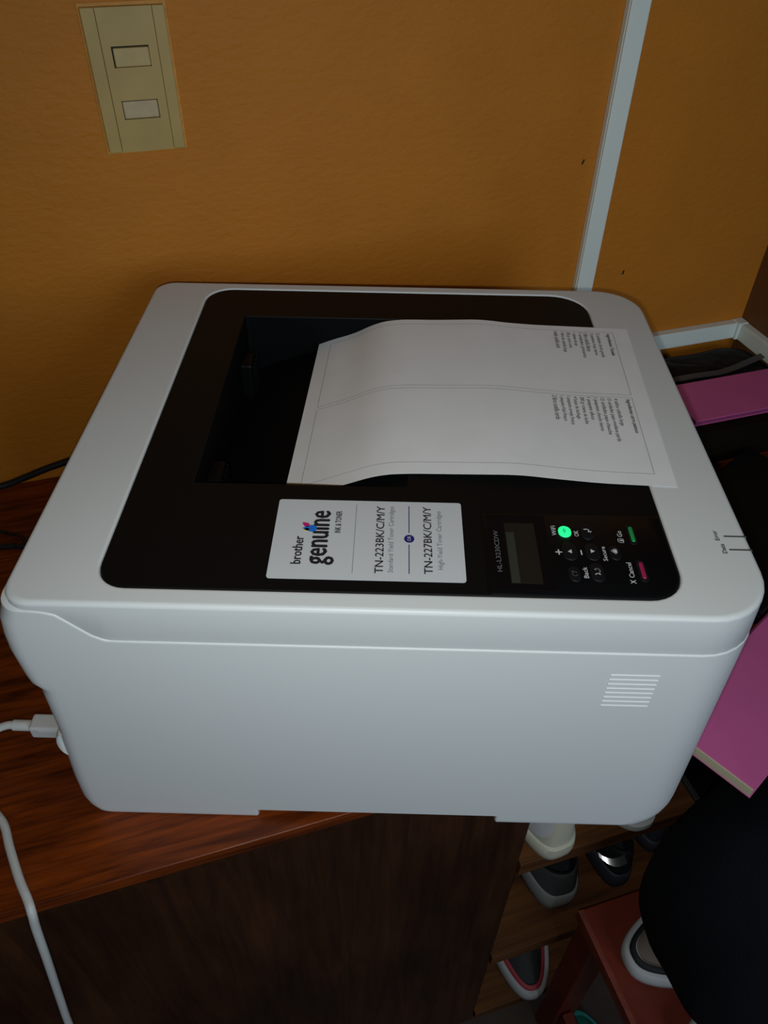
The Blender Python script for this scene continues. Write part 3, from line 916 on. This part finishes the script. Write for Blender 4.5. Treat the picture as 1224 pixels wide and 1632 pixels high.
# ------------------------------------------------------------------ shoes
def shoe(name, label, loc, rz, sole_m, upper_m, lining_m, L=0.27, W=0.095, hs=0.026, hc=0.078, inset=0.004,
         stripe_m=None, lace_m=None, patch_m=None, toe_m=None, group=None, collar=1.0, heel_m=None):
    e = empty(name, loc, rz)
    tag(e, label, 'shoe', group)
    NT = 64
    def outline(t, ins=0.0):
        # t: 0 heel .. pi toe .. 2pi
        s = (1 - math.cos(t)) / 2
        wd = W / 2 * (0.84 + 0.18 * math.exp(-((s - 0.70) / 0.26) ** 2)) - ins
        sn = math.sin(t)
        x = wd * (1 if sn >= 0 else -1) * abs(sn) ** (0.60 if s < 0.4 else 0.60 + 0.18 * min(1, (s - 0.4) / 0.3))
        y = ins + (L - 2 * ins) * s
        return Vector((x, y))
    T = [2 * math.pi * i / NT for i in range(NT)]
    def rng(ins, z, toe=0.0):
        out = []
        for t in T:
            p = outline(t, ins)
            s = p.y / L
            out.append((p.x, p.y, z + toe * max(0, (s - 0.75) / 0.25) ** 2))
        return out
    loft('sole', [rng(0.006, 0, 0.008), rng(0.001, 0.004, 0.007), rng(0.0, hs * 0.5, 0.004), rng(0.001, hs * 0.92, 0.002), rng(0.004, hs, 0.002)], sole_m, e, cap0=True, cap1=True, smooth=50)
    def collar_pt(t, k=1.0):
        s = (1 - math.cos(t)) / 2
        return Vector((W * 0.30 * k * collar * math.sin(t), L * (0.050 + 0.40 * s) + (1 - k) * L * 0.2 * math.cos(t) * 0.5)), hc * (1.0 + 0.16 * s - 0.22 * math.sin(t) ** 2)
    def surf(s, t, off=0.0):
        p = outline(t, inset)
        c, h = collar_pt(t)
        y = (1 - math.cos(t)) / 2
        # heel/sides climb first, then close in; toe box bulges
        g = s ** 1.25 if y < 0.5 else s ** 1.05
        q = p.lerp(c, g)
        bul = math.sin(s * math.pi / 2) ** (0.85 if y > 0.5 else 1.0)
        z = hs * 0.9 + (h - hs * 0.9) * bul
        P_ = Vector((q.x, q.y, z))
        if off:
            ctr = Vector((0, L * 0.3, z * 0.4))
            P_ += (P_ - ctr).normalized() * off
        return P_
    SS = [i / 9 for i in range(10)]
    loft('upper', [[tuple(surf(s, t)) for t in T] for s in SS], upper_m, e, smooth=70)
    # collar roll and lining
    def cring(k, dz):
        out = []
        for t in T:
            c, h = collar_pt(t, k)
            out.append((c.x, c.y, h + dz))
        return out
    def low(k, z):
        return [(collar_pt(t, k)[0].x, collar_pt(t, k)[0].y, z) for t in T]
    loft('lining', [cring(1.0, 0), cring(0.94, 0.003), cring(0.84, 0.0), cring(0.80, -0.02), low(0.86, hs + 0.006)], lining_m, e, cap1=True, smooth=70)
    if stripe_m:
        loft('sole_stripe', [rng(inset - 0.0035, hs * 0.96, 0.002), rng(inset - 0.0028, hs + 0.003, 0.002), rng(inset - 0.0005, hs + 0.0052, 0.002), rng(inset + 0.003, hs + 0.0054, 0.002)], stripe_m, e, smooth=70)
    if toe_m:
        rows = [[tuple(surf(0.02 + 0.42 * i / 5, math.pi - 0.85 + 1.7 * j / 14, 0.0012)) for j in range(15)] for i in range(6)]
        vv = [p for r_ in rows for p in r_]
        mesh('toe_cap', vv, [(i * 15 + j, i * 15 + j + 1, (i + 1) * 15 + j + 1, (i + 1) * 15 + j) for i in range(5) for j in range(14)], toe_m, e, 70)
    if heel_m:
        rows = [[tuple(surf(0.05 + 0.75 * i / 6, -0.5 + 1.0 * j / 10, 0.0012)) for j in range(11)] for i in range(7)]
        vv = [p for r_ in rows for p in r_]
        mesh('heel_counter', vv, [(i * 11 + j, i * 11 + j + 1, (i + 1) * 11 + j + 1, (i + 1) * 11 + j) for i in range(6) for j in range(10)], heel_m, e, 70)
    if patch_m:
        for sg in (1, -1):
            vv, ff = [Vector(surf(0.40, sg * 0.66, 0.0034))], []
            for k in range(20):
                a = 2 * math.pi * k / 20
                vv.append(surf(0.40 + 0.30 * math.sin(a), sg * (0.66 + 0.34 * math.cos(a)), 0.0022))
            for k in range(20):
                ff.append((0, 1 + k, 1 + (k + 1) % 20))
            mesh('side_patch', vv, ff, patch_m, e, 70)
    if lace_m:
        for k in range(4):
            u = 0.50 + 0.055 * k
            y = L * u
            zz = hc * (1.10 - 0.28 * k / 4) - 0.001
            tube('lace', [(-W * 0.20, y + 0.004, zz - 0.010), (-W * 0.08, y, zz), (W * 0.08, y, zz), (W * 0.20, y + 0.004, zz - 0.010)], 0.0026, lace_m, e, 8, 4)
    return e, surf

CREAM = mat('cream_leather', (0.52, 0.50, 0.38), 0.5, var=0.06)
YELLOWISH = mat('yellowed_lining', (0.50, 0.42, 0.20), 0.7)
SHOE_W = mat('white_shoe_leather', (0.62, 0.62, 0.63), 0.45)
SHOE_PALE = mat('pale_pink_grey_suede', (0.40, 0.35, 0.35), 0.7)
SHOE_GREY = mat('grey_mesh_fabric', (0.075, 0.080, 0.082), 0.8, bump=0.0006, bscale=900)
SHOE_LG = mat('light_grey_foam', (0.30, 0.30, 0.29), 0.7)
SHOE_K = mat('black_shoe_fabric', (0.010, 0.011, 0.014), 0.7)
SHOE_NAVY = mat('navy_grey_rubber', (0.040, 0.043, 0.058), 0.6)
SHOE_CHAR = mat('charcoal_knit', (0.055, 0.058, 0.058), 0.85, bump=0.0006, bscale=900)
CORAL = mat('coral_stripe', (0.50, 0.05, 0.07), 0.5)
SOLE_W = mat('white_rubber_sole', (0.50, 0.50, 0.49), 0.55)
BEIGE = mat('beige_canvas', (0.22, 0.17, 0.14), 0.8, bump=0.0004, bscale=700)
TEAL = mat('teal_rubber', (0.03, 0.26, 0.21), 0.55)
REFLECT = mat('reflective_tape', (0.95, 0.95, 0.95), 0.30, metal=1.0)

SP = 'shoes on the cabinet shelves'
shoe('cream_sneaker', 'cream leather sneaker with white side patches on the upper shelf', (0.422, -0.066, SH1 + 0.0003), R(4), CREAM, CREAM, YELLOWISH,
     L=0.25, W=0.088, hs=0.026, hc=0.085, patch_m=SHOE_W, group=SP, heel_m=None)
shoe('pale_shoe', 'pale grey-pink shoe on the upper shelf under the printer corner', (0.519, 0.177, SH1 + 0.0003), R(180), SOLE_W, SHOE_PALE, SHOE_K,
     L=0.245, W=0.092, hs=0.02, hc=0.07, lace_m=SOLE_W, group=SP)
shoe('grey_sneaker', 'grey sneaker with a light grey sole and black lining on the middle shelf', (0.492, -0.030, SH2 + 0.0003), R(-3), SHOE_LG, SHOE_GREY, SHOE_K,
     L=0.26, W=0.104, hs=0.040, hc=0.085, lace_m=SHOE_LG, group=SP)
e_, sf = shoe('dark_sneaker', 'black sneaker with a bright reflective strip on the middle shelf', (0.584, -0.028, SH2 + 0.0003), R(-3), SHOE_NAVY, SHOE_K, SHOE_K,
     L=0.26, W=0.076, hs=0.036, hc=0.085, group=SP)
# reflective strip: a curved tape round the heel collar, tilted up
cam_l = Matrix.Rotation(-R(-3), 3, 'Z') @ (Vector(cam.location) - Vector(e_.location))
v, f = [], []
for i in range(13):
    t = i / 12
    base = Vector((-0.041 + 0.033 * t, 0.005 + 0.014 * (1 - t) ** 4 - 0.002 * math.sin(t * math.pi), 0.0880))
    n_ = (cam_l - base).normalized()
    a = Vector((1, 0, 0)) - n_ * n_.x
    a.normalize()
    b = n_.cross(a)
    wdt = 0.0026 + 0.0028 * math.sin(min(1, t * 1.3 + 0.1) * math.pi / 2)
    for s in (-1, 1):
        v.append(base + b * s * wdt)
        v.append(base + b * s * wdt - n_ * 0.002)
    if i:
        q, p = 4 * i, 4 * (i - 1)
        f += [(p, p + 2, q + 2, q), (p + 1, q + 1, q + 3, p + 3), (p, q, q + 1, p + 1), (p + 2, p + 3, q + 3, q + 2)]
f += [(0, 1, 3, 2), (48, 50, 51, 49)]
rs = mesh('reflective_strip', v, f, REFLECT, e_, 30)
rs['label'] = 'bright reflective strip'
shoe('navy_shoe', 'dark navy shoe at the right end of the middle shelf', (0.658, 0.000, SH2 + 0.0003), R(-2), SHOE_NAVY, SHOE_NAVY, SHOE_K,
     L=0.25, W=0.064, hs=0.03, hc=0.10, group=SP)
shoe('striped_sneaker', 'charcoal sneaker with white sole and coral stripe on the bottom shelf', (0.5035, 0.182, SH3 + 0.0003), R(172), SOLE_W, SHOE_CHAR, SHOE_K,
     L=0.255, W=0.096, hs=0.030, hc=0.080, inset=0.011, stripe_m=CORAL, lace_m=SHOE_K, group=SP)
bxx = empty('black_shoe_box', (0.603, -0.052, SH1 + 0.0003))
tag(bxx, 'black box at the right end of the upper shelf beside the pale shoe', 'box')
box('carton', 0.001, 0.088, 0.0, 0.26, 0, 0.13, BLACK_CASE, bxx, 0.001)
box('rim', -0.006, 0.0005, 0.0, 0.26, 0, 0.006, DARK_GREY, bxx, 0.001)

# ------------------------------------------------------------------ red stool, shoes on and under it, black garment
STZ = -0.380
SX, SY = 0.4695, -0.0755      # back-left corner of its top
st = empty('red_stool', (SX + 0.19, SY - 0.15, ZF))
tag(st, 'red painted wooden stool standing in front of the shoe shelves', 'stool')
def stp(name, x0, x1, y0, y1, z0, z1, m, bev=0.0015, par=None):
    return box(name, SX + x0 - st.location.x, SX + x1 - st.location.x, SY - y1 - st.location.y, SY - y0 - st.location.y, z0 - ZF, z1 - ZF, m, par or st, bev)
top = stp('seat', 0, 0.38, 0, 0.30, STZ - 0.020, STZ, RED_PAINT, 0.002)
stp('edge_strip', -0.0015, 0.0055, 0.0, 0.30, STZ - 0.0205, STZ + 0.0006, RED_WORN, 0.001, top)
for xx in (0.004, 0.342):
    for yy in (0.004, 0.262):
        stp('leg', xx, xx + 0.034, yy, yy + 0.034, ZF, STZ - 0.0202, RED_PAINT)
for xx in (0.010, 0.354):
    stp('side_rail', xx, xx + 0.016, 0.040, 0.260, ZF + 0.10, ZF + 0.135, RED_PAINT)
for yy in (0.010, 0.272):
    stp('cross_rail', 0.040, 0.340, yy, yy + 0.016, STZ - 0.075, STZ - 0.0205, RED_PAINT)
shoe('canvas_shoe', 'beige canvas shoe with white sole on the red stool, nearer the shelves', (0.750, -0.143, STZ + 0.001), R(91), SOLE_W, BEIGE, BEIGE,
     L=0.265, W=0.098, hs=0.028, hc=0.056, inset=0.0105, stripe_m=SHOE_K, group='white-soled shoes on the red stool')
shoe('canvas_shoe', 'white-soled shoe on the red stool, at the lower frame edge under the black garment', (0.767, -0.247, STZ + 0.001), R(90), SOLE_W, BEIGE, BEIGE,
     L=0.265, W=0.098, hs=0.028, hc=0.056, inset=0.0105, stripe_m=SHOE_K, group='white-soled shoes on the red stool')
shoe('teal_shoe', 'teal rubber shoe on the floor under the red stool, farther left', (0.538, -0.345, ZF + 0.001), R(2), TEAL, TEAL, TEAL,
     L=0.25, W=0.085, hs=0.02, hc=0.06, group='teal shoes under the red stool')
shoe('teal_shoe', 'teal rubber shoe on the floor under the red stool, farther right', (0.628, -0.345, ZF + 0.001), R(-4), TEAL, TEAL, TEAL,
     L=0.25, W=0.085, hs=0.02, hc=0.06, group='teal shoes under the red stool')

gm = empty('black_garment', (0.68, -0.19, STZ + 0.060))
tag(gm, 'bulky black cloth garment heaped on the shoes on the red stool', 'clothing')
v, f = [], []
NA, NB = 96, 48
gc, grx, gry, grz = Vector((0.680, -0.186, -0.185)), 0.2120, 0.1180, 0.1640
for j in range(NB + 1):
    b = -math.pi / 2 + math.pi * j / NB
    for i in range(NA):
        a = 2 * math.pi * i / NA
        sg = lambda q: (1 if q >= 0 else -1)
        cb, sb = math.cos(b), math.sin(b)
        k = abs(cb) ** 0.62
        x = grx * k * sg(math.cos(a)) * abs(math.cos(a)) ** 0.8
        y = gry * k * sg(math.sin(a)) * abs(math.sin(a)) ** 0.7
        z = grz * sg(sb) * abs(sb) ** 0.75
        if z < 0:
            x *= 1 - 0.10 * (z / grz) ** 2
        if x < 0 and z > 0:
            x *= 1 - 0.10 * (z / grz) ** 2
        p = Vector((x, y, z))
        fold = noise.noise(Vector((x * 14, y * 14, z * 5))) * 0.007 + noise.noise(Vector((x * 34, y * 34, z * 11))) * 0.003
        p += p.normalized() * fold * (0.4 + 0.6 * k)
        p += gc
        p.y = min(p.y, -0.064)
        p.z = max(p.z, STZ + 0.064 + 0.010 * max(0.0, (p.z - gc.z) / grz + 1))
        v.append(p - Vector(gm.location))
for j in range(NB):
    for i in range(NA):
        f.append((j * NA + i, j * NA + (i + 1) % NA, (j + 1) * NA + (i + 1) % NA, (j + 1) * NA + i))
mesh('cloth', v, f, BLACK_CLOTH, gm, 70)
